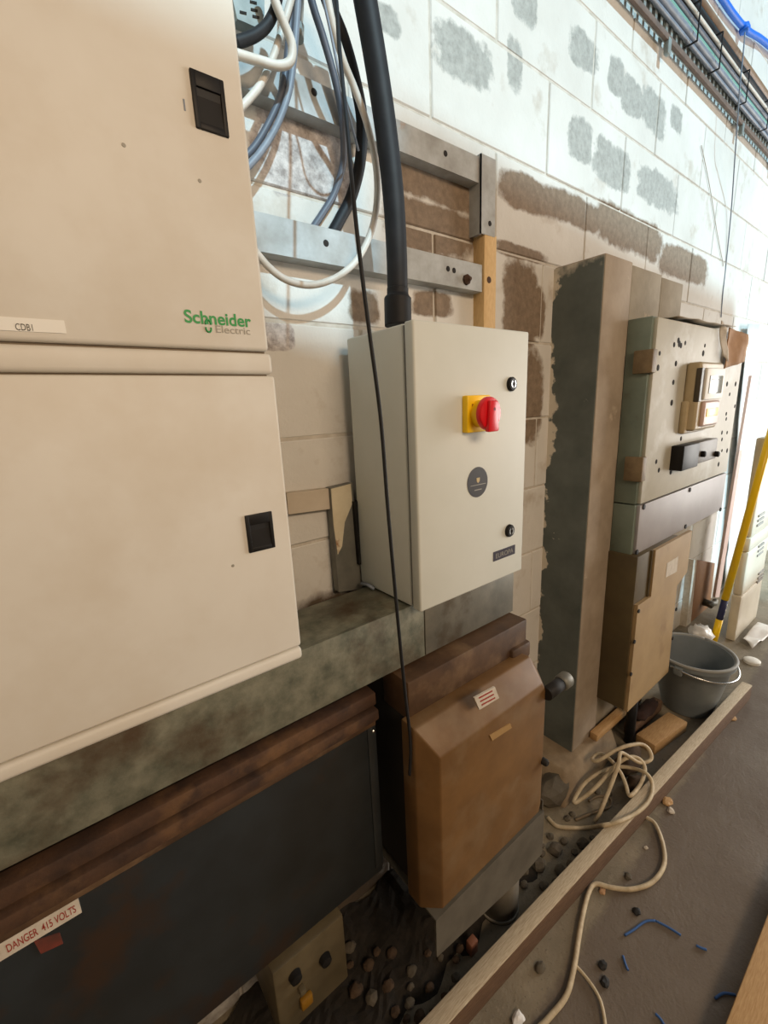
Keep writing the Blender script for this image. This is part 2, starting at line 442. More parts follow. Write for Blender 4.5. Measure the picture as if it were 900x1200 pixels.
# ================================================================ strut frame on the wall
YR = .79
fr = thing('strut_frame', (.65, YR, H+.1), 'grey steel strut frame of two drilled rails and an upright, bolted to the block wall', 'frame')
def rail(z0, z1, x0, x1, top=True):
    o = obj('rail', merge([box(x0, x1, YR, YR+.003, z0, z1), box(x0, x1, YR+.003, D+.001, z0, z0+.003)] + ([box(x0, x1, YR+.003, D+.001, z1-.003, z1)] if top else [])), 'strut', fr)
    return o
rails = [rail(H+.512, H+.566, -.3, .93), rail(H+.274, H+.336, -.3, .945, False)]
def disc(u, v, y, r, parent, name='hole', mt='hole', dep=.0012):
    c = P(u, v, y=y)
    return obj(name, lathe((c.x, y+.0005, c.z), [(r, 0), (r, dep), (r*.85, dep+.0003)], 14, 'Y'), mt, parent)
for u, v in ((368,108),(522,180)): disc(u, v, YR, .006, rails[0], 'bolt_hole')
for u, v in ((382,285),(525,315),(532,317)): disc(u, v, YR, .006, rails[1], 'bolt_hole')
c = P(546, 328, y=YR); obj('bolt', lathe((c.x, YR, c.z), [(.012,0),(.012,.006),(.007,.01),(.004,.016)], 8, 'Y'), 'rust', rails[1])
xu0 = P(563, 240, y=YR-.004).x; xu1 = P(580, 240, y=YR-.004).x
uz = P(572, 276, y=YR-.004).z
upr = obj('upright', merge([box(xu0, xu1, YR-.005, YR-.002, uz, H+.572), box(xu0, xu0+.003, YR-.005, D+.004, uz, H+.572)]), 'strut', fr)
disc(574, 262, YR-.005, .006, upr, 'bolt_hole')
x0 = P(566, 330, y=YR).x; x1 = P(580, 330, y=YR).x
bat = tag(obj('timber_batten', box(x0, x1, YR-.004, D+.002, H-.12, uz+.004, .002), 'paleply'), 'pale bare timber batten hanging below the steel upright, behind the isolator enclosure', 'batten')
disc(573, 328, YR-.004, .008, bat, 'knot', 'rust')
# lower flaking bracket with pale paint, left of the enclosure
br = thing('mounting_bracket', P(400, 690, y=.80), 'rusty flat bracket with flaking cream paint beside the isolator enclosure', 'bracket')
def quadp(px, y, dep, bev=0):
    return prism([P(u, v, y=y) for u, v in px], (0, dep, 0), bev)
obj('flat_bar', quadp([(387,572),(413,566),(424,690),(397,694)], .795, .02), 'galv', br)
obj('paint_patch', quadp([(388,573),(411,567),(413,590),(404,612),(401,640),(396,650),(391,615)], .794, .003), 'flake', br)
obj('cross_bar', quadp([(336,578),(389,572),(390,596),(338,603)], .803, .018), mat('pale bar', (196,184,166), (178,164,144), 10, .7), br)
tag(obj('rubber_strip', quadp([(415,588),(423,587),(428,660),(421,662)], .785, .03), 'blackpl'), 'narrow black strip between the flaking bracket and the isolator enclosure', 'strip')

# ================================================================ trunking
YT = .62; ZT1 = H-.395; ZT0 = H-.524; XT1 = .868
tr = thing('cable_trunking', (.1, YT+.07, ZT0), 'long weathered galvanised steel trunking below the cream distribution board', 'trunking')
obj('body', box(-1.2, XT1, YT, .765, ZT0, ZT1, .003), 'trunk', tr)
obj('lid', box(-1.2, .56, YT-.004, YT+.004, ZT0+.004, ZT1+.002, .0015), 'trunk', tr)
obj('lid', box(.563, XT1-.002, YT-.004, YT+.004, ZT0+.004, ZT1+.002, .0015), 'galv', tr)
obj('gusset', box(.30, .80, .765, D, ZT1-.10, ZT1-.055), 'darkside', tr)
c = P(430, 690, z=ZT1)
tag(obj('cable_clip', tube([P(424,684,z=ZT1+.004), P(432,686,z=ZT1+.012), P(438,690,z=ZT1+.004)], .004, 8), 'greycab'), 'tiny grey cable clip on top of the galvanised trunking', 'clip')

# ================================================================ distribution board
YB = .60
db = thing('distribution_board', (-.1, .7, ZT1), 'large cream steel distribution board with two doors, recessed black latches and a green maker logo', 'electrical panel')
xr = .4475*YB; xl = -.62
zs = lambda k: H + k*YB
ztop = H + .62
obj('body', box(xl, xr-.012, YB+.022, YR-.001, ZT1+.004, ztop, .004), 'cream', db)
du = obj('upper_door', box(xl, xr, YB, YB+.026, zs(.1385), ztop, .005, 3), 'cream', db)
obj('filler_strip', box(xl, xr+.0035, YB, YB+.026, zs(.0875), zs(.1335), .006, 3), 'cream', db)
dl = obj('lower_door', box(xl, xr+.0045, YB, YB+.026, zs(-.622), zs(.0835), .004, 3), 'cream', db)
obj('bottom_trim', box(xl, xr+.0045, YB-.002, YB+.03, zs(-.66), zs(-.626), .006, 3), 'cream', db)
obj('seam_backing', box(xl, xr-.004, YB+.008, YB+.03, zs(-.64), zs(.2)), 'creamdark', db)
def latch(px, parent):
    a = [P(u, v, y=YB) for u, v in px]
    x0 = (a[0].x+a[3].x)/2; x1 = (a[1].x+a[2].x)/2; z1 = (a[0].z+a[1].z)/2; z0 = (a[2].z+a[3].z)/2
    y0 = YB-.003; w = x1-x0; h = z1-z0; b = w*.14
    fme = merge([box(x0, x0+b, y0, YB+.004, z0, z1, .001), box(x1-b, x1, y0, YB+.004, z0, z1, .001),
                 box(x0+b*.9, x1-b*.9, y0, YB+.004, z1-h*.27, z1, .001), box(x0+b*.9, x1-b*.9, y0, YB+.004, z0, z0+h*.12, .001)])
    l = obj('latch', fme, 'blackpl', parent)
    obj('paddle', hexa([(x0+b*.9, y0+.0005, z0+h*.11),(x1-b*.9, y0+.0005, z0+h*.11),(x1-b*.9, YB-.0002, z1-h*.40),(x0+b*.9, YB-.0002, z1-h*.40)],
                       [(x0+b*.9, YB+.003, z0+h*.11),(x1-b*.9, YB+.003, z0+h*.11),(x1-b*.9, YB+.003, z1-h*.40),(x0+b*.9, YB+.003, z1-h*.40)]), 'blackpl', db)
    obj('latch_recess', box(x0+b*.9, x1-b*.9, YB-.0004, YB+.003, z1-h*.42, z1-h*.25), mat('latch shadow gap', (10,10,12), rough=.6), db)
latch([(222,82),(262,95),(267,161),(229,151)], db)
latch([(287,604),(318,599),(322,641),(291,648)], db)
def tcen(px, y):
    a = [P(u, v, y=y) for u, v in px]
    return sum(a, Vector())/len(a), max(q.x for q in a)-min(q.x for q in a), max(q.z for q in a)-min(q.z for q in a)
a = P(216, 372, y=YB); b = P(294, 377, y=YB)
text('maker_logo', 'Schneider', ((a.x+b.x)/2, YB, (a.z+b.z)/2+.001), .0155, 'green', db, width=b.x-a.x, bold=.022)
a2 = P(253, 386, y=YB); b2 = P(293, 388, y=YB)
text('maker_logo', 'Electric', ((a2.x+b2.x)/2, YB, (a2.z+b2.z)/2), .0088, 'greyprint', db, width=b2.x-a2.x)
for k in (0, 1):                                  # the round green emblem: two hooked strokes
    c = P(244, 382, y=YB); s = 1 if k == 0 else -1
    arc = [Vector((c.x + s*(.0022 + .0032*math.cos(t))*1.0 - s*.0022, YB-.0004, c.z + s*.0026*1.2 + .0042*math.sin(t)*1.0)) for t in [math.radians(d) for d in range(-20 if k == 0 else 160, 201 if k == 0 else 381, 20)]]
    obj('logo_emblem', tube(arc, .0011, 6, 1), 'green', db)
a = P(0, 373, y=YB); b = P(78, 391, y=YB)
lb = obj('name_strip', box(-.08, b.x, YB-.0008, YB+.001, b.z, P(78,376,y=YB).z), 'label', db)
t0 = P(18, 383, y=YB); t1 = P(38, 383, y=YB)
text('name_text', 'CDB1', ((t0.x+t1.x)/2, YB-.0008, t0.z), .0065, 'blackprint', db, width=(t1.x-t0.x))
c = P(216, 123, y=YB); obj('scuff', box(c.x-.0012, c.x+.0012, YB-.0004, YB+.001, c.z-.006, c.z+.006, .0008), 'greycab', db)
for u, v in ((234,212),(273,663),(145,170)):
    disc(u, v, YB, .0022, db, 'scuff', 'greyprint', .0006)

# ================================================================ isolator enclosure
YE = .583; YEB = .79
ex0 = .895*YE; ex1 = 1.459*YE; ez1 = H+.243*YE; ez0 = H-.677*YE
en = thing('isolator_enclosure', ((ex0+ex1)/2, .69, ez0), 'pale grey wall enclosure with a red and yellow rotary isolator switch, standing on the trunking', 'electrical box')
obj('body', box(ex0+.002, ex1-.002, YE+.03, YEB, ez0+.002, ez1-.002, .004, 3), 'encl', en)
obj('door', box(ex0, ex1, YE, YE+.024, ez0, ez1, .004, 3), 'encl', en)
obj('gasket', box(ex0+.005, ex1-.005, YE+.02, YE+.034, ez0+.005, ez1-.005), 'gasket', en)
ey = YE
sw = thing('x', (0,0,0), 'x', 'x'); bpy.data.objects.remove(sw)
c = P(566, 485, y=YE-.012)
a = P(547, 463, y=YE-.012); b = P(586, 506, y=YE-.012); hw = .034
cx = a.x+hw; cz = (P(547,463,y=YE-.012).z + P(547,508,y=YE-.012).z)/2
pl = obj('switch_plate', box(cx-hw, cx+hw, YE-.014, YE+.001, cz-hw-.001, cz+hw+.001, .003, 2), 'yellow', en, 'yellow square switch plate')
obj('switch_neck', lathe((cx, YE-.013, cz), [(.026,0),(.0245,.019)], 32, 'Y'), 'yellow', pl)
kn = obj('switch_knob', lathe((cx, YE-.031, cz), [(.030,0),(.0315,.002),(.0315,.007),(.0295,.011),(.024,.0125)], 40, 'Y'), 'red', en, 'red rotary switch knob')
grip = prism([(cx-.012, YE-.040, cz+.024),(cx+.012, YE-.040, cz+.024),(cx+.016, YE-.040, cz-.034),(cx-.016, YE-.040, cz-.034)], (0,-.0105,0), .0035)
obj('knob_grip', grip, 'red', kn)
obj('grip_hole', lathe((cx, YE-.0502, cz+.008), [(.003,0),(.003,.0006)], 10, 'Y'), mat('dark red', (110,8,16)), kn)
obj('switch_mark', box(cx-.022, cx-.012, YE-.0145, YE-.013, cz+.013, cz+.019), mat('rust mark', (150,70,10)), pl)
def lock(u, v):
    c = P(u, v, y=YE-.004)
    l = obj('lock', lathe((c.x, YE, c.z), [(.0145,0),(.0145,.004),(.012,.007),(.0085,.007)], 28, 'Y'), 'blackpl', en)
    obj('lock_core', lathe((c.x, YE-.006, c.z), [(.0085,0),(.0085,.002),(.0045,.002),(.0045,-.001)], 20, 'Y'), 'chrome', l)
    obj('lock_slot', box(c.x-.001, c.x+.001, YE-.0088, YE-.006, c.z-.008, c.z+.008), 'hole', l)
lock(600.5, 450); lock(598, 622)
c = P(559.5, 565, y=YE); st = obj('round_sticker', lathe((c.x, YE, c.z), [(.0315,0),(.0315,.0008)], 40, 'Y', 1, 1.0), 'sticker', en, 'round black sticker with a small crest')
ys = YE-.0009
obj('crest', prism([(c.x-.004,ys,c.z+.009),(c.x+.006,ys,c.z+.009),(c.x+.0055,ys,c.z+.002),(c.x+.001,ys,c.z-.002),(c.x-.0035,ys,c.z+.002)], (0,-.0004,0)), 'goldprint', st)
obj('sticker_line', box(c.x-.022, c.x+.025, ys-.0003, ys, c.z-.0062, c.z-.0048), 'greyprint', st)
obj('sticker_line', box(c.x-.010, c.x+.012, ys-.0003, ys, c.z-.0168, c.z-.0148), 'greyprint', st)
c, w, h = tcen([(578,645),(603,640),(603,650),(578,656)], YE)
zc = (P(590,643,y=YE).z+P(590,653.5,y=YE).z)/2
lb = obj('maker_label', box(c.x-w/2, c.x+w/2, YE-.001, YE+.001, zc-.011, zc+.011), 'navysticker', en)
text('maker_text', 'EUROPA', (c.x, YE-.0011, zc), .011, 'greyprint', lb, width=w*.8)

# ================================================================ cables by the wall
def cable(name, px, r, material, label, seg=10, group=None, cat='cable', n=8):
    pts = [P(u, v, y=y) for u, v, y in px]
    return tag(obj(name, tube(pts, r, seg, n), material), label, cat, group)
def yl(px, y0, y1):
    n = len(px); return [(u, v, y0+(y1-y0)*i/(n-1)) for i, (u, v) in enumerate(px)]
mc = thing('supply_cable', P(466, 376, y=.69), 'thick black supply cable dropping into the top of the isolator enclosure', 'cable')
obj('sheath', tube([P(u,v,y=.69) for u,v in [(418,-60),(428,0),(440,70),(452,150),(461,230),(465,300),(466,350)]], .0195, 14), 'blackrub', mc)
obj('gland_boot', tube([P(466,338,y=.69), P(466,346,y=.69), P(466,354,y=.69), P(466.5,382,y=.69)], lambda t: .0205 if t < .3 else (.0205+.0055*min(1,(t-.3)/.25)), 16, 6), 'blackrub', mc)
def ys_(px, ys): return [(u, v, y) for (u, v), y in zip(px, ys)]
bc1 = cable('black_cable', ys_([(366,-60),(384,0),(402,45),(416,95),(424,140),(422,190),(412,230),(399,256),(388,276),(379,292)], [.742,.745,.748,.754,.768,.79,.804,.809,.809,.809]), .0112, 'blackrub', 'black cable curving down behind the lower strut rail, next to the thick supply cable')
cable('slate_cable', ys_([(353,-60),(365,0),(379,45),(393,95),(401,140),(402,190),(392,226),(378,250),(366,268),(357,284)], [.755,.758,.762,.766,.776,.796,.809,.8125,.8125,.8125]), .0065, 'darkcab', 'slim slate grey cable running alongside the curved black cable')
cable('white_loop_cable', yl([(374,-60),(388,20),(402,70),(416,105),(430,145),(440,190),(442,230),(436,268),(420,302),(396,324),(366,334),(338,329),(316,314),(296,290)], .705, .775), .0062, 'whitecab', 'white cable hanging in one big open loop in front of the strut rails')
cable('thin_black_lead', [(386,-60,.66),(394,0,.64),(398,60,.62),(407,150,.59),(415,240,.565),(424,320,.555),(433,390,.55),(446,490,.55),(454,590,.55),(461,670,.55),(468,745,.55),(475,815,.55),(481,870,.552),(480,908,.552)], .0031, 'blackrub', 'thin black lead hanging straight down past the isolator enclosure to the brown fuse switch', 8)
cable('white_cable_bend', yl([(312,-40),(322,0),(333,28),(342,52),(340,72),(326,77),(306,72),(276,63)], .72, .74), .0068, 'whitecab', 'white cable with a tight hairpin bend beside the distribution board')
cable('white_cable_sweep', yl([(352,-40),(338,10),(326,50),(318,72),(306,98),(292,116),(276,132)], .745, .76), .0058, 'whitecab', 'white cable sweeping down behind the distribution board above the grey pair')
cable('grey_cable', yl([(352,-40),(348,20),(344,70),(338,110),(324,148),(304,180),(282,204)], .76, .77), .0055, 'greycab', 'pale blue grey cable of the pair behind the distribution board', group='pair of grey cables')
cable('grey_cable', yl([(342,-40),(340,20),(336,70),(330,108),(316,142),(298,172),(278,192)], .768, .778), .0055, 'darkcab', 'dark slate cable of the pair behind the distribution board', group='pair of grey cables')
cable('dark_cable_loop', yl([(330,-40),(324,4),(314,28),(298,42),(276,50)], .735, .745), .008, 'blackrub', 'short dark cable looping over the perforated bracket by the board')
cable('pale_thin_wire', ys_([(372,-30),(388,40),(398,90),(410,140),(420,176)], [.69,.69,.69,.715,.764]), .0022, 'greycab', 'very thin pale wire hanging beside the thick supply cable', 8)
pb = thing('perforated_bracket', P(292, 20, y=.755), 'pale blue grey perforated bracket above the upper strut rail', 'bracket')
obj('plate', quadp([(266,-30),(310,-30),(310,18),(303,33),(278,22)], .76, .02), 'trayg', pb)
for u, v in ((298,12),(300,20),(285,15),(297,3)): obj('slot', quadp([(u-4,v-3),(u+4,v-1),(u+4,v+2),(u-4,v)], .759, .002), 'hole', pb)
sc = thing('conduit_drop', P(346, 50, y=.79), 'short pale vertical conduit beside the white hairpin cable', 'conduit')
obj('pipe', cyl(P(352,-40,y=.795), P(348,44,y=.795), .009), 'trayg', sc)
obj('collar', cyl(P(348.6,30,y=.795), P(348,46,y=.795), .0115), 'trayg', sc)

# ================================================================ old busbar chamber (lower left)
XC1 = .425; YC = .62; ZC1 = H-.545; ZC0 = H-1.0
ch = thing('busbar_chamber', (-.2, .7, ZC0), 'large dark blue grey steel busbar chamber with rusty top flanges under the trunking', 'electrical box')
obj('body', box(-1.2, XC1-.01, YC+.02, D-.004, ZC0+.03, ZC1, .004), 'darkside', ch)
obj('cover', hexa([(-1.2,YC+.004,ZC0),(XC1,YC+.004,ZC0),(XC1,YC+.004,ZC1-.07),(-1.2,YC+.004,ZC1-.07)],
                  [(-1.2,YC+.03,ZC0),(XC1,YC+.03,ZC0),(XC1,YC+.03,ZC1-.07),(-1.2,YC+.03,ZC1-.07)], .003), 'dark', ch)
obj('top_flange', box(-1.2, XC1+.002, YC-.004, YC+.03, ZC1-.028, ZC1, .003), 'rust', ch)
obj('top_flange', box(-1.2, XC1+.002, YC-.012, YC+.03, ZC1-.058, ZC1-.034, .004), 'rust', ch)
obj('top_flange', box(-1.2, XC1, YC-.002, YC+.03, ZC1-.076, ZC1-.06, .003), 'brownbody', ch)
obj('edge_strip', box(XC1-.02, XC1+.001, YC+.001, YC+.03, ZC0+.02, ZC1-.076, .002), 'dark', ch)
c = P(440, 855, y=YC); obj('screw', lathe((XC1-.008, YC, ZC1-.086), [(.004,0),(.004,.003),(.002,.005)], 10, 'Y'), 'chrome', ch)
q = [P(u, v, y=YC) for u, v in ((-40,1106),(92,1058),(99,1076),(-40,1138))]
a = P(0, 1112, y=YC-.001); b = P(95, 1067, y=YC-.001)
ang = 0
wz = ((P(0,1098,y=YC).z+P(0,1126,y=YC).z)/2 + b.z)/2
lb = obj('warning_label', box(b.x-.30, b.x, YC+.001, YC+.005, wz-.0125, wz+.0125), 'paper', ch)
text('warning_text', 'DANGER  415 VOLTS', ((a.x+b.x)/2, YC+.001, wz), .0125, 'redprint', lb, width=(b.x-a.x)*.88, bold=.01)
obj('red_patch', quadp([(40,1104),(70,1094),(74,1106),(48,1118)], YC+.002, .003), mat('faded red', (120,52,40), (84,46,36), 40, .7), ch)

# ivory switch plate under the chamber
YS = .62
sp = thing('ivory_switch_box', P(360, 1190, y=YS), 'small ivory switch box with two dark knobs, fixed below the dark chamber', 'switch')
pq = [P(u, v, y=YS) for u, v in ((318,1142),(402,1074),(410,1150),(330,1216))]
x0 = (pq[0].x+pq[3].x)/2; x1 = (pq[1].x+pq[2].x)/2; zt_ = (pq[0].z+pq[1].z)/2; zb_ = (pq[2].z+pq[3].z)/2
obj('case', box(x0, x1, YS, D, zb_, zt_, .006), 'plate', sp)
for u, v, mt in ((345,1142,'blackpl'),(380,1122,'blackpl')):
    c = P(u, v, y=YS); obj('knob', lathe((c.x, YS, c.z), [(.013,0),(.011,.012),(.007,.014)], 16, 'Y'), mt, sp)
c = P(358, 1168, y=YS); obj('lever', box(c.x-.014, c.x+.012, YS-.012, YS, c.z-.014, c.z+.012, .004), 'amber', sp)
c = P(352, 1156, y=YS); obj('lever', box(c.x-.006, c.x+.006, YS-.014, YS, c.z-.006, c.z+.006, .002), 'plate', sp)

# ================================================================ brown fuse switch
fs = thing('fuse_switch', (.66, .68, H-1.06), 'brown dusty steel fuse switch with a deep sloping lid, below the trunking', 'electrical box')
obj('body', box(.478, .85, .585, D-.004, H-1.05, H-.56, .004), 'darkside', fs)  # shadow beside the lid put into the near-black body colour
obj('top_flange', box(.476, .868, .575, .66, H-.615, H-.527, .004), 'brownbody', fs)
Y1, Y2 = .50, .565
fx0, fx1, fz0, fz1 = .487, .850, H-1.035, H-.655
bx0, bx1, bz0, bz1 = .462, .868, H-1.06, H-.605
# lid: bevelled front, rim and back
v = [(fx0,Y1,fz0),(fx1-.012,Y1,fz0),(fx1,Y1+.004,fz0+.02),(fx1,Y1+.004,fz1-.03),(fx1-.02,Y1+.002,fz1),(fx0,Y1,fz1),
     (bx0,Y2-.02,bz0),(bx1-.02,Y2-.02,bz0),(bx1,Y2-.02,bz0+.03),(bx1,Y2-.02,bz1-.04),(bx1-.03,Y2-.02,bz1),(bx0,Y2-.02,bz1),
     (bx0,Y2+.02,bz0),(bx1-.02,Y2+.02,bz0),(bx1,Y2+.02,bz0+.03),(bx1,Y2+.02,bz1-.04),(bx1-.03,Y2+.02,bz1),(bx0,Y2+.02,bz1)]
fc = [(0,1,2,3,4,5)] + [(i,(i+1)%6,6+(i+1)%6,6+i) for i in range(6)] + [(6+i,6+(i+1)%6,12+(i+1)%6,12+i) for i in range(6)] + [(17,16,15,14,13,12)]
lid = obj('lid', bevel(mk('m', v, fc), .0035, 2), 'brown', fs)
c, w, h = tcen([(556,818),(580,805),(585,818),(562,832)], .515)
y_, z_ = .524, (c.z)
lab = obj('paper_label', quadp([(556,818),(580,805),(585,818),(562,832)], .499, .004), 'paper', fs)
for k in range(3):
    obj('label_line', quadp([(561+1.6*k,817.5+4*k),(577+1.6*k,809+4*k),(577.4+1.6*k,810.4+4*k),(561.6+1.6*k,819+4*k)], .4985, .001), 'redprint', fs)
obj('tape_scrap', quadp([(574,862),(598,848),(600,853),(577,868)], .4995, .003), mat('tan tape', (160,128,80)), fs)
c = P(637, 892, y=Y1); obj('cam_latch', lathe((c.x, Y1+.004, c.z), [(.009,0),(.009,.012),(.006,.016)], 14, 'Y'), 'darkside', fs)
c = P(505, 880, y=.53); obj('screw', lathe((c.x, .535, c.z), [(.006,0),(.006,.02),(.003,.024)], 10, 'Y'), 'hinge', fs)
obj('hinge_lug', box(.80, .875, .565, .64, H-.63, H-.585, .008, 2), 'brownbody', fs)
c1 = P(654, 806, x=.90)
hz = H + (P(662,806,x=.90).z - H)
hy = P(662,806,x=.93).y
kb = obj('handle_shaft', cyl((.845, hy, hz), (.915, hy, hz), .016), 'darkside', fs)
obj('handle_knob', tube([(.905,hy,hz),(.912,hy,hz),(.935,hy,hz),(.94,hy,hz)], lambda t: .02 if .1 < t < .9 else .017, 20, 1), 'galv', kb)
# grey cable box below the fuse switch and its plastic pipe
gb = thing('grey_cable_box', (.66, .6, H-1.20), 'plain grey sheet metal cable box below the brown fuse switch', 'electrical box')
gz1 = H-1.0605
gl = P(512,1122,y=.506); gr = P(632,1004,y=.506); gk = P(604,1036,y=.506)
obj('front_sheet', prism([(gl.x,.506,gz1),(.873,.506,gz1),(.873,.506,gr.z),(gk.x,.506,gk.z),(gl.x,.506,gl.z)], (0,.004,0)), 'greysheet', gb)
obj('side_sheet', box(.869,.873,.51,.78,gr.z,H-1.03), 'greysheet', gb)
obj('top_sheet', box(gl.x,.869,.51,.78,gz1-.005,gz1), 'greysheet', gb)
pp = thing('plastic_pipe', (.72,.60,0), 'wide grey plastic pipe rising from the floor behind the long timber', 'pipe')
a = P(601, 1066, z=.03); pipe_c = (a.x, a.y+.050)
obj('pipe', cyl((a.x,a.y+.050,0), (a.x,a.y+.050,.265), .055, seg=28), 'pvc', pp)
obj('rim', cyl((a.x,a.y+.050,0), (a.x,a.y+.050,.012), .0575, seg=28), 'pvc', pp)

# ================================================================ meter cabinet
YM = .589
def XM(u, v): return P(u, v, y=YM)
mc_ = thing('meter_cabinet', (1.9, YM+.04, H-.53), 'grey green steel meter cabinet full of drilled holes, mounted on the masonry pier', 'electrical cabinet')
mx0 = 2.552*YM; mx1 = 4.03*YM; mz1 = H+.388*YM; mzs = H-.592*YM; mz0 = H-.885*YM
obj('case', box(mx0-.015, mx1-.005, YM+.01, YPF+.001, mzs+.002, mz1, .003), 'cabgrey', mc_)
obj('lower_case', box(mx0-.015, mx1-.005, YM+.01, YPF+.001, mz0, mzs-.002, .003), 'cabgrey', mc_)
fp = obj('front_panel', box(mx0, mx1, YM, YM+.012, mzs+.003, mz1-.004, .002), 'cabfront', mc_)
lp = obj('lower_panel', box(mx0, mx1, YM, YM+.012, mz0+.001, mzs-.003, .002), 'cabviolet', mc_)
for z in (H-.03, H-.30):
    pass
for px in ((749,409,766,437),(740,533,765,560)):
    zt_ = P(px[2], px[1], y=YM).z; zb_ = P(px[2], px[3], y=YM).z
    obj('hinge', box(mx0-.028, mx0+.004, YM-.006, YM+.05, zb_, zt_, .003), 'hinge', mc_)
holes = [(773,414),(771,431),(796,403),(795,399),(790,404),(798,405),(803,402),(826,405),(824,414),(792,426),(789,448),(787,472),(806,471),
         (852,450),(862,450),(855,462),(861,476),(851,485),(851,491),(846,507),(852,507),(846,515),(846,528),(852,528),(769,541),(772,551),(788,545),(786,553),(794,530),(842,544),(798,514)]
for u, v in holes: disc(u, v, YM, .0065 + .004*random.random(), fp, 'drilled_hole')
for u, v in ((754,594),(808,574),(844,597),(803,617),(746,647)): disc(u, v, YM, .009, lp, 'screw', 'darkside', .004)
# electricity meter
me_ = thing('electricity_meter', XM(828,498), 'beige electricity meter with a glass window, on the front of the meter cabinet', 'meter')
yf = .538
ax0 = P(825,430,y=yf).x; ax1 = P(851,430,y=yf).x; az1 = P(838,424,y=yf).z; azm = P(836,468,y=yf).z; az0 = P(834,502,y=yf).z
obj('case', box(ax0, ax1, yf+.006, YM+.001, az0, az1, .01, 3), 'meter', me_)
obj('base', box(ax0-.015, ax1-.02, yf+.03, YM+.001, az0-.01, azm, .008, 2), 'meter', me_)
gw = obj('window_frame', box(ax0+.03, ax1-.01, yf-.004, yf+.01, azm, az1-.02, .006, 2), 'label', me_)
obj('window_glass', box(ax0+.055, ax1-.035, yf-.006, yf+.004, azm+.02, az1-.045, .003), 'meterglass', gw)
obj('display', box(ax0+.07, ax1-.06, yf-.0075, yf, (azm+az1)/2+.005, az1-.06, .002), 'meterdark', gw)
obj('terminal_cover', box(ax0+.035, ax1-.03, yf-.006, yf+.012, az0+.012, azm-.004, .012, 3), 'pink', me_)
obj('yellow_band', box(ax0+.055, ax1-.05, yf-.008, yf, (az0+azm)/2-.006, (az0+azm)/2+.022, .002), 'yellow', me_)
obj('side_strip', box(ax0-.002, ax0+.028, yf+.003, yf+.02, azm-.005, az1-.02, .003), 'meterdark', me_)
# black switch on the cabinet
bs = thing('cutout_fuse', XM(815,545), 'black and grey cut-out fuse carrier on the front of the meter cabinet', 'fuse')
c = P(797,523,y=YM)
yf = .555
bx = P(799,533,y=yf).x; bxm = P(817,533,y=yf).x; bxe = P(840,528,y=yf).x; bz1 = P(817,519,y=yf).z; bz0 = P(817,546,y=yf).z
obj('holder', box(bx, bxm, yf-.006, YM+.001, bz0, bz1, .004), 'blackpl', bs)
obj('carrier', box(bxm-.004, bxe, yf, YM+.001, bz0+.006, bz1, .005), mat('dull brown grey plastic', (96,88,76), (82,74,62), 30, .5), bs)
for u in (822, 838):
    c = P(u, 532, y=yf); obj('knob', lathe((c.x, yf, c.z), [(.011,0),(.011,.012),(.007,.015)], 12, 'Y'), 'blackpl', bs)
# papers on top of the cabinet
def sheetmesh(corners, nx=10, ny=8, amp=.006, seed=1, thick=.0012):
    a, b, c, d = [Vector(q) for q in corners]; v = []; f = []
    nrm = (b-a).cross(d-a).normalized()
    for k in (0, 1):
        for j in range(ny+1):
            for i in range(nx+1):
                s, t = i/nx, j/ny
                p = (a*(1-s)+b*s)*(1-t)+(d*(1-s)+c*s)*t
                w = noise.noise(p*14+Vector((seed*3.1,seed,0)))*amp + noise.noise(p*34+Vector((seed,0,2)))*amp*.35
                v.append(p + nrm*(w + k*thick))
    n = (nx+1)*(ny+1)
    for j in range(ny):
        for i in range(nx):
            q = j*(nx+1)+i
            f.append((q,q+1,q+nx+2,q+nx+1)); f.append((n+q+nx+1,n+q+nx+2,n+q+1,n+q))
    rim = [i for i in range(nx+1)] + [j*(nx+1)+nx for j in range(1,ny+1)] + [ny*(nx+1)+i for i in range(nx-1,-1,-1)] + [j*(nx+1) for j in range(ny-1,0,-1)]
    for k in range(len(rim)):
        p, q = rim[k], rim[(k+1) % len(rim)]; f.append((q,p,n+p,n+q))
    return mk('m', v, f, True)
tag(obj('paper_sheet', sheetmesh([(1.62,YM-.012,mz1+.006),(2.12,YM-.03,mz1+.005),(2.16,YM+.08,mz1+.022),(1.66,YM+.085,mz1+.012)], amp=.01), 'paper'), 'curled sheet of pale paper lying on top of the meter cabinet', 'paper')
tag(obj('brown_paper_scrap', sheetmesh([P(848,432,y=YM-.007),P(872,424,y=YM-.03),P(874,392,y=YM-.03),P(853,384,y=YM-.007)], amp=.012, seed=4, thick=.004), 'cardboard'), 'crumpled brown paper scrap taped to the upper corner of the meter cabinet', 'paper')
tag(obj('tape_strip', sheetmesh([P(846,416,y=YM-.012),P(853,424,y=YM-.02),P(852,384,y=YM-.02),P(843,376,y=YM-.004)], amp=.01, seed=6, thick=.002), 'paper'), 'twisted pale tape strip beside the brown paper scrap on the meter cabinet', 'tape')

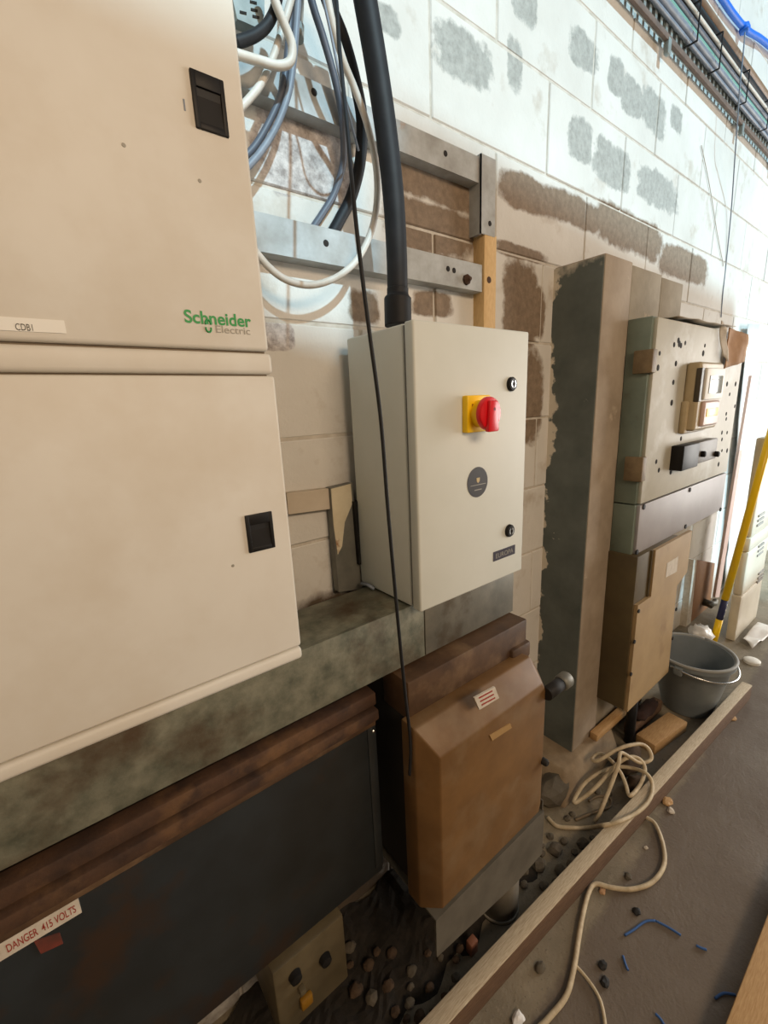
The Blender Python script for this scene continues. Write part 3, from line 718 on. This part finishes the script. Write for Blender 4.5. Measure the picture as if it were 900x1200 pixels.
# ================================================================ lower cabinet
YL = .56
lc = thing('lower_cabinet', (1.7, YL+.05, H-1.11), 'tan and olive steel cabinet with a notched front and paper label, below the meter cabinet', 'electrical cabinet')
lx0 = 2.655*YL; lzb = H-1.98*YL
lzt = mz0+.002
nx = P(765,680,y=YL).x; nz = P(756,704,y=YL).z
rx = P(809,640,y=YL).x; rz1 = P(806,670,y=YL).z; rx2 = P(793,690,y=YL).x; rz2 = P(794,686,y=YL).z; rx3 = P(784,780,y=YL).x
obj('case', box(lx0-.008, rx2-.01, YL+.012, YPF+.001, lzb+.004, lzt, .003), 'cabolive', lc)
obj('front_panel', prism([(lx0,YL,lzb),(rx3,YL,lzb-.0),(rx2,YL,rz2),(rx,YL,rz1),(rx,YL,lzt),(nx,YL,lzt),(nx,YL,nz),(lx0,YL,nz)], (0,.012,0)), 'cabtan', lc)
obj('recess_side', box(nx-.012, nx, YL+.006, YL+.014, nz, lzt), 'cabolive', lc)
obj('paper_label', quadp([(782,660),(795,652),(793,670),(780,677)], YL-.001, .003), 'paper', lc)
for u, v in ((748,716),(743,752),(739,790),(792,714),(788,748)):
    disc(u, v, YL, .007, lc, 'screw', 'darkside', .004)
a = P(740, 840, y=.60)
tag(obj('black_stub_pipe', cyl((a.x,.60,.0), (a.x,.60,lzb+.02), .018), 'blackrub'), 'black stub pipe between the floor and the lower cabinet', 'pipe')

# ================================================================ cable tray, top right
ty = .803; tz0 = H+1.182*ty/D; tz1 = H+1.31*ty/D
tray = thing('cable_tray', (3.0, .8, tz0), 'long perforated steel cable tray running high along the block wall', 'cable tray')
X0, X1 = 1.35, 5.2
obj('lip', box(X0, X1, ty-.012, ty, tz0, tz0+.018, .002), 'traybrown', tray)
obj('back_plate', box(X0, X1, ty, ty+.003, tz0+.060, tz1+.032), 'trayg', tray)
obj('back_plate', box(X0, X1, ty, ty+.003, tz0, tz0+.022), 'trayg', tray)
webs = box(-.008, .008, ty, ty+.003, tz0+.02, tz0+.062); webs.materials.append(M['trayg'])
xx = X0
while xx < 4.2:
    o = bpy.data.objects.new('slot_web', webs); COL.objects.link(o); o.parent = tray; o.matrix_parent_inverse = tray.matrix_basis.inverted(); o.location = (xx, 0, 0)
    xx += .042
for x in (1.9, 2.72, 3.3, 4.1):
    obj('wall_bracket', merge([box(x-.015,x+.015,ty+.003,D,tz0+.02,tz1-.02), box(x-.012,x+.012,ty-.014,ty+.002,tz0-.035,tz0+.01,.003)]), 'trayg', tray)
specs = [('slim grey',.056,.007,'greycab',-.0075),('thick grey',.076,.011,'greycab',-.0115),('teal',.097,.008,'tealcab',-.0085),('blue grey',.117,.010,'darkcab',-.0105),('slate',.140,.011,'darkcab',-.0115),('slim white',.128,.006,'whitecab',-.0248)]
for i, (nm, dz, rr_, mt, dy) in enumerate(specs):
    pts = [(x, ty+dy-.0015*(1+math.sin(x*3)), tz0+dz+.003*math.sin(x*4.3)) for x in [X0+.15*k for k in range(26)]]
    tag(obj('tray_cable', tube(pts, rr_, 8, 3), mt), nm + ' cable strapped along the high cable tray', 'cable', 'cables on the tray')
for i, x in enumerate((2.05, 2.28, 2.62, 2.95, 3.35, 3.9)):
    tag(obj('cable_tie', merge([box(x-.004,x+.004,ty-.040,ty-.037,tz0+.042,tz0+.159,.001), box(x-.004,x+.004,ty-.038,ty+.001,tz0+.042,tz0+.0445), box(x-.004,x+.004,ty-.038,ty+.001,tz0+.1565,tz0+.159)]), 'blackpl'), 'black cable tie around the bundle on the high cable tray', 'cable tie', 'cable ties on the tray')
cz_ = P(800, 0, y=.79).z
tag(obj('conduit', tube([(X0,.803,tz1+.084),(3,.803,tz1+.084),(X1,.803,tz1+.084)], .017, 12, 1), 'conduit'), 'brown straight conduit just above the high cable tray', 'conduit')
cdark = tube([(X0,.80,tz1+.051),(3,.80,tz1+.051),(X1,.80,tz1+.051)], .015, 10, 1)
tag(obj('dark_conduit', cdark, 'blackrub'), 'dark conduit squeezed between the cable tray and the brown conduit', 'conduit')
# blue rope
bl = thing('blue_rope', P(873, 35, y=.78), 'bright blue rope slung across the wall above the cable tray', 'rope')
obj('strand', tube([P(u,v,y=.805) for u,v in ((815,-50),(845,-4),(860,18),(876,36),(892,46),(915,66),(950,100))], .0115, 10), 'bluecab', bl)
obj('knot', crumple(*P(873,34,y=.80), .022,.018,.022, 3, .25, 2), 'bluecab', bl)
cable('hanging_wire', [(873,38,.79),(871,62,.768),(868,90,.752),(866,115,.750),(863,160,.752),(861,188,.768),(857,246,.806),(851,308,.8195),(847,345,.8195),(845,372,.8195)], .0025, 'greycab', 'thin grey wire with small clips running down the white wall to the meter cabinet', 6)
cable('faint_wire', yl([(822,170),(832,220),(840,270),(848,312)], .818, .818), .0018, 'whitecab', 'thin white wire slanting down the wall to the grey hanging wire', 6)

# ================================================================ floor things
# long timber
nB = P(552,1198,z=0); fE = P(879,820,z=0)
h_t = .075
d = (fE - nB).normalized(); n_ = Vector((-d.y, d.x, 0)); wT = .04
start = nB - d*.5; end = fE
tb = thing('long_timber', nB, 'long weathered squared timber lying on the concrete floor along the wall', 'timber')
def beam(a, b, n, w, z0, z1): 
    return hexa([a+Vector((0,0,z0)), b+Vector((0,0,z0)), b+Vector((0,0,z1)), a+Vector((0,0,z1))], [a+n*w+Vector((0,0,z0)), b+n*w+Vector((0,0,z0)), b+n*w+Vector((0,0,z1)), a+n*w+Vector((0,0,z1))], .004)
obj('beam', beam(start, end, n_, wT, 0, h_t-.004), 'oldwood', tb)
def in_timber(p, m=0):                            # depth of a floor point behind the timber's front edge
    return (Vector((p.x, p.y, 0)) - Vector((nB.x, nB.y, 0))).dot(n_)
def over_timber(lst, rad, n=6):                   # a cable run in pixels that climbs over the timber where it crosses it
    q = smoothpath([(u, v, z*1000) for u, v, z in lst], n); out = []
    for c_ in q:
        z = c_.z/1000; p = P(c_.x, c_.y, z=z)
        if -rad*1.2 < in_timber(p) < wT+rad*1.2 and z < h_t+rad:
            p = P(c_.x, c_.y, z=h_t+rad)
        out.append(p)
    for _ in range(2):                            # round off the climb
        out = [out[0]] + [out[k] if -rad < in_timber(out[k]) < wT+rad else (out[k-1]+out[k]*2+out[k+1])/4 for k in range(1, len(out)-1)] + [out[-1]]
    return out
obj('pale_top', beam(start-d*0+n_*.001, end, n_, wT-.002, h_t-.008, h_t), 'oldwoodtop', tb, 'pale upper face')  # paler upper face of the timber
# plank in the corner near the camera
a = P(848,1205,z=.05); b = P(900,1070,z=.05)
d2 = (b-a).normalized(); d2.z = 0; d2.normalize(); n2 = Vector((d2.y,-d2.x,0))
a0 = Vector((a.x,a.y,0))
tag(obj('tan_plank', beam(a0-d2*.5, a0+d2*.55, n2, .2, 0, .05), 'wood'), 'tan sawn plank lying flat on the dark screed floor', 'plank')

# bucket
bkc = P(811, 845, z=0); bkx, bky = bkc.x+.097, bkc.y+.055
bk = thing('bucket', (bkx,bky,0), 'grey plastic bucket with a lip and handle, standing behind the long timber', 'bucket')
hb = .262; R0_, R1_ = .095, .148
obj('shell', lathe((bkx,bky,0), [(R0_-.01,0),(R0_,.004),(R0_+.02,.09),(R1_-.008,hb-.03),(R1_-.006,hb-.028),(R1_+.004,hb-.02),(R1_+.006,hb),(R1_,hb+.004),(R1_-.008,hb),(R0_-.004,.012),(R0_-.01,.01)], 48), 'bucket', bk)
obj('rim', tube([(bkx+(R1_+.002)*math.cos(t), bky+(R1_+.002)*math.sin(t), hb+.003) for t in [2*math.pi*k/48 for k in range(49)]], .007, 8, 1), mat('pale worn rim', (150,152,150)), bk)
hp = [(bkx+(R1_+.016)*math.cos(t), bky+(R1_+.014)*math.sin(t), hb-.012-.035*max(0,math.sin(-t+.0))) for t in [math.radians(d) for d in range(-190,11,8)]]
obj('handle', tube(hp, .0045, 8, 3), 'chrome', bk)
for s in (-1, 1): obj('handle_ear', box(bkx+s*(R1_+.008)-.012, bkx+s*(R1_+.008)+.012, bky-.016, bky+.016, hb-.04, hb-.006, .004), 'bucket', bk)

# small timbers and rags under the lower cabinet
def plank(px0, px1, z, w, h, material, label, name='timber_offcut', side=1):
    a = P(*px0, z=z+h); b = P(*px1, z=z+h); a.z = b.z = 0
    d = (b-a).normalized(); n = Vector((-d.y,d.x,0))*side
    return tag(obj(name, beam(a, b, n, w, z, z+h), material), label, 'timber')
plank((768,874),(806,846), 0.0, .075, .045, 'wood', 'short clean sawn offcut between the bucket and the coiled cable')
plank((700,862),(738,828), 0.0905, .030, .03, 'wood', 'pale flat offcut lying on the plinth under the lower cabinet')
tag(obj('timber_offcut', beam(Vector((1.672,.598,0)), Vector((1.93,.590,0)), Vector((.03,1,0)).normalized(), .04, 0, .05), 'oldwood'), 'old brown offcut on the floor behind the clean sawn one', 'timber')
tag(obj('plum_rag', crumple(1.80, .606, .05+.6*.024, .085,.027,.024, 2, .35, 2.5), 'cloth'), 'crumpled dark plum rag lying on the old brown offcut beside the bucket', 'rag')
tag(obj('brown_sack', crumple(1.505, .548, .6*.045, .075,.033,.045, 5, .35, 2.2), 'darkcloth'), 'crumpled brown sacking under the coiled cable', 'rag')
tag(obj('brown_sack', crumple(1.425, .493, .6*.03, .045,.022,.03, 8, .35, 2.2), 'darkcloth'), 'dark brown rag beside the coiled cable and the long timber', 'rag')
tag(obj('mortar_lump', crumple(1.185, .655, .6*.05, .085,.045,.05, 9, .25, 1.6, 2), 'stone'), 'grey lump of set mortar at the foot of the pier', 'rubble')
# coiled cable
def fp_(lst): return [P(u, v, z=z) for u, v, z in lst]
coil = over_timber([(642,958,.0065),(652,968,.0065),(670,970,.0065),(690,970,.0065),(708,967,.06),(722,964,.09),(740,956,.081),(754,946,.081),(763,933,.081),(764,918,.085),(757,906,.11),(740,900,.09),(722,899,.08),(704,905,.07),(688,915,.055),(678,928,.04),(672,941,.028),(682,936,.035),
            (696,925,.06),(711,909,.09),(725,894,.12),(738,887,.13),(749,889,.12),(756,900,.10),(752,916,.085),(744,928,.075),(737,932,.075),(733,918,.085),(726,903,.10),(716,891,.11),(704,883,.11),(694,889,.10),(700,892,.11),
            (720,880,.15),(735,874,.16),(752,872,.15),(761,879,.13),(763,890,.11),(750,894,.11),(736,886,.14),(727,882,.16),(725,895,.14),(718,915,.10),(709,938,.06),(702,955,.03),(697,962,.0065)], .0062)
tag(obj('coiled_cable', tube(coil, .0062, 8, 1), 'floorcab'), 'dirty white cable lying in a loose coil between the pier and the long timber', 'cable')
coil2 = fp_([(690,939,.0045),(698,934,.0045),(708,933,.0045),(716,937,.0045),(715,945,.0045),(705,949,.0045),(694,953,.0045),(684,957,.0045),(674,961,.0045)])
tag(obj('coiled_cable', tube(coil2, .0042, 8, 6), mat('grimy sheath', (128,112,88), (100,86,66), 30, .7)), 'thin grimy brown cable lying under the loose white coil', 'cable')
run = fp_([(757,958,.008),(768,966,.008),(777,990,.008),(778,1014,.008),(764,1034,.008),(740,1042,.008),(716,1040,.008),(698,1036,.008),(690,1046,.008),(683,1072,.008),(678,1100,.008),(673,1132,.008),(664,1166,.008),(644,1192,.008),(630,1206,.008),(600,1230,.008)])
tag(obj('floor_cable', tube(run, .0062, 8, 6), 'floorcab'), 'dirty white cable snaking over the concrete floor in front of the long timber', 'cable')
run = fp_([(673,1130,.007),(684,1142,.006),(696,1158,.006),(704,1174,.006),(708,1192,.006),(710,1210,.006)])
tag(obj('floor_cable', tube(run, .004, 8, 6), 'floorcab'), 'thin white cable tail branching off the snaking floor cable', 'cable')
for px, lab in (([(732,1096),(742,1090),(756,1080),(768,1079)], 'bent piece of blue twine near the snaking cable'), ([(730,1120),(733,1130),(736,1137)], 'short straight piece of blue twine with a pale end'), ([(838,1170),(848,1164),(862,1166)], 'piece of blue twine beside the tan plank'), ([(768,1079),(782,1086),(798,1096)], 'faded piece of twine on the dark screed'), ([(768,1188),(774,1194),(780,1204)], 'blue twine curl on the dark floor'), ([(816,1108),(822,1111),(828,1113)], 'tiny violet blue twine scrap on the dark screed')):
    tag(obj('twine', tube(fp_([(u,v,.004) for u,v in px]), .0028, 6, 4), 'bluestring'), lab, 'twine', 'scraps of blue twine')
# loose earth, near black to put the shade under the boxes into its colour
vs = []; fs2 = []; NX, NY = 70, 22
for j in range(NY+1):
    for i in range(NX+1):
        x = -.35 + 1.35*i/NX; yy = .535 + (D-.545)*j/NY - .012*math.sin(i*.9)
        e = min(1, i/6, (NX-i)/10, j/4)
        vs.append((x, yy, -.004 + e*(.016 + .012*noise.noise(Vector((x*16, yy*16, 0))) + .007*noise.noise(Vector((x*60, yy*60, 3))))))
for j in range(NY):
    for i in range(NX):
        q = j*(NX+1)+i; fs2.append((q, q+1, q+NX+2, q+NX+1))
so = tag(obj('soil_shade', mk('m', vs, fs2), mat('soil with painted shade', (44,38,30), (28,24,19), 60, .95, bump=.5)), 'dark loose earth with shade painted in below the busbar chamber and fuse switch', 'soil_shade', kind='stuff')
# chips and rubble
def chip(u, v, s, mt, lab, seed, fl=.5, z=0):
    c = P(u, v, z=z); return tag(obj('debris_chip', crumple(c.x, c.y, z+s*fl*.55, s, s*.8, s*fl, seed, .4, 1.5, 2), mt), lab, 'debris', 'chips on the floor')
chip(786,951,.013,'paper','round white plaster chip beside the long timber',1)
chip(757,994,.007,'paper','tiny white plaster chip inside the cable bend',2)
chip(706,1045,.010,'cardboard','reddish chip beside the cable bend',3)
chip(736,1028,.012,'stone','grey pebble inside the cable bend',4)
chip(746,1069,.012,'darkside','dark crumb above the blue twine',5)
chip(607,1196,.016,'sheet','small white torn plastic chip near the long timber',6)
chip(633,1135,.014,'stone','pale pebble in front of the long timber',7)
chip(782,940,.02,'wood','tan wood chip against the long timber',8,.4)
chip(858,842,.02,'wood','tan wood splinter in front of the long timber, opposite the bucket',9,.3)
chip(706,1132,.012,'darkside','dark crumb by the thin cable tail',11)
chip(709,1152,.012,'darkside','second dark crumb by the thin cable tail',12)
def scatter(n, u0, u1, v0, v1, s0, s1, ok):        # stones lying side by side
    got = []
    for _ in range(6000):
        if len(got) == n: break
        c = P(random.uniform(u0, u1), random.uniform(v0, v1), z=.005); s = random.uniform(s0, s1)*(1-.5*len(got)/n)
        if ok(c, s) and all(math.hypot(c.x-a.x, c.y-a.y) > (s+t)*1.12 for a, t in got): got.append((c, s))
    return got
def clear_of(c, s): return in_timber(c) > wT+s*1.25 and c.y+s*1.2 < .60 and math.hypot(c.x-pipe_c[0], c.y-pipe_c[1]) > .058+s*1.25 and all(math.hypot(c.x-q.x, c.y-q.y) > s*1.3+.008 for q in coil if q.z < .06) and all(math.hypot(c.x-q.x, c.y-q.y) > s*1.3+.006 for q in coil2)
for i, (c, s) in enumerate(scatter(26, 600, 715, 925, 1040, .014, .036, clear_of)):
    tag(obj('rubble_stone', crumple(c.x, c.y, s*.3, s, s*.8, s*.6, 20+i, .3, 1.4, 2), 'stone'), 'rough grey rubble stone between the fuse switch and the long timber', 'stone', 'rubble behind the long timber')
for i, (c, s) in enumerate(scatter(24, 410, 545, 1110, 1200, .010, .022, lambda c, s: in_timber(c) > wT+s*1.3)):
    tag(obj('rubble_stone', crumple(c.x, c.y, .012+s*.3, s, s*.8, s*.6, 60+i, .3, 1.4, 2), 'darkcloth' if i % 3 else 'stone'), 'dark dirt clod on the floor under the busbar chamber', 'stone', 'dirt under the busbar chamber')
c = P(553,1105,z=.03); tag(obj('brick_chip', box(c.x-.012,c.x+.014,c.y-.01,c.y+.01,0,.04,.004), mat('brick red', (130,84,62))), 'small reddish brick chip under the grey cable box', 'debris')

# far right
wb = thing('wooden_board', P(822,740,y=.79), 'brown wooden board with a pale edge, fixed upright to the wall behind the bucket', 'board')
q = [P(u,v,y=.79) for u,v in ((816,656),(838,660),(828,742),(806,742))]
q[2] = to_floor(q[2], q[1], 0); q[3] = to_floor(q[3], q[0], 0)
obj('panel', prism(q, (0,.03,0), .002), 'brownwood', wb)
q = [P(u,v,y=.788) for u,v in ((813,656),(817,656),(808,744),(803,744))]
q[2] = to_floor(q[2], q[1], 0); q[3] = to_floor(q[3], q[0], 0)
obj('edge_strip', prism(q, (0,.034,0)), 'paper', wb)
vl = thing('valve', P(830,708,y=.76), 'small grey metal valve on the brown wooden board', 'valve')
c = P(830,707,y=.765)
obj('body', cyl((c.x,.79,c.z),(c.x,.74,c.z),.022), 'galv', vl)
obj('wheel', tube([(c.x-.045,.745,c.z),(c.x-.02,.74,c.z+.012),(c.x+.03,.74,c.z),(c.x+.055,.745,c.z+.008)], .016, 10), 'galv', vl)
# broom
bo = P(837,748,y=.62); tp = P(900,520,x=P(861,752,z=0).x-.017); tp2 = tp + (tp-bo)*.35
br_ = thing('broom_pole', bo, 'yellow broom pole with a navy label, leaning behind the bucket', 'pole')
dd = tp2-bo
obj('pole', tube([bo+dd*.16, bo+dd], .017, 14, 1), 'yellow', br_)
obj('navy_label', tube([bo+dd*.075, bo+dd*.165], .0155, 14, 1), mat('navy print', (36,40,80)), br_)
obj('socket', tube([bo-dd*((bo.z-.01)/dd.z), bo+dd*.08], .0165, 14, 1), 'yellow', br_)
for k in (.095,.12,.14):
    p_ = bo+dd*k; obj('label_print', crumple(p_.x-.0, p_.y-.0155, p_.z, .006,.002,.008, int(k*100), .2, 1, 1), 'whiteprint', br_)
# polythene sheets hanging on the wall
pl_t = P(876,380,y=.795); pr_t = P(892,380,y=.795)
tag(obj('polythene_sheet', sheetmesh([to_floor(P(843,742,y=.792), pl_t), to_floor(P(856,742,y=.792), pr_t), pr_t, pl_t], 6, 20, .009, 3, .002), 'sheet'), 'long white polythene sheet hanging down the wall behind the yellow pole', 'plastic sheet')
tag(obj('pale_strip', prism([P(u,v,y=.738) for u,v in ((838,700),(843,700),(884,440),(881,440))], (0,.014,0)), mat('pinkish strip', (226,200,192))), 'narrow pinkish lath leaning on the white polythene sheet', 'lath')
tag(obj('white_rag', crumple(*P(821,743,y=.66), .065,.05,.05, 4, .5, 2.4), 'sheet'), 'crumpled white rag behind the rim of the bucket', 'rag')
# tall wrapped pack against the wall
pc = P(861,752,z=0); px0 = pc.x; YK = pc.y; px1 = px0+.42
pk = thing('wrapped_pack', (px0+.2,YK+.02,0), 'tall cream board pack in glossy wrapping with grey print, standing behind the yellow pole', 'package')
zz = [0,.27,.52,.60,1.12]
for i in range(4):
    bm = bmesh.new(); bm.from_mesh(box(px0+.008*(i % 2), px1, YK+.002*(i % 2), YK+.045, zz[i], zz[i+1]-.003, .008, 2))
    bmesh.ops.subdivide_edges(bm, edges=[e for e in bm.edges if e.calc_length() > .1], cuts=7, use_grid_fill=True)
    for v in bm.verts:
        if zz[i]+.012 < v.co.z < zz[i+1]-.012: v.co += Vector([noise.noise(v.co*8+Vector((i,k*5,0)))*.002 for k in range(2)]+[0])
    me = bpy.data.meshes.new('m'); bm.to_mesh(me); bm.free()
    for p in me.polygons: p.use_smooth = True
    obj('wrapped_layer', me, 'pack', pk)
def printed(u0, v0, u1, v1, mt, name='print_line'):
    a = P(u0, (v0+v1)/2, y=YK)
    for k in range(3): obj(name, box(a.x, a.x+.11, YK-.003, YK+.006, a.z-.006-.026*k, a.z+.006-.026*k), mt, pk)
for v0 in (604, 640, 672): printed(889, v0, 896, v0+2, 'packprint')
tag(obj('plastic_film', sheetmesh([(px0-.04,YK-.085,.016),(px0+.3,YK-.12,.016),(px0+.3,YK-.03,.025),(px0+.01,YK-.03,.03)], 12, 8, .018, 9, .002), 'sheet'), 'crumpled clear white plastic film on the floor before the wrapped pack', 'plastic film')
tag(obj('round_lid', lathe((P(881,776,z=0).x,P(881,776,z=0).y,0), [(.035,0),(.035,.012),(.03,.016)], 20), 'label'), 'small white round lid on the floor beside the bucket', 'lid')

print('blocks', nb)
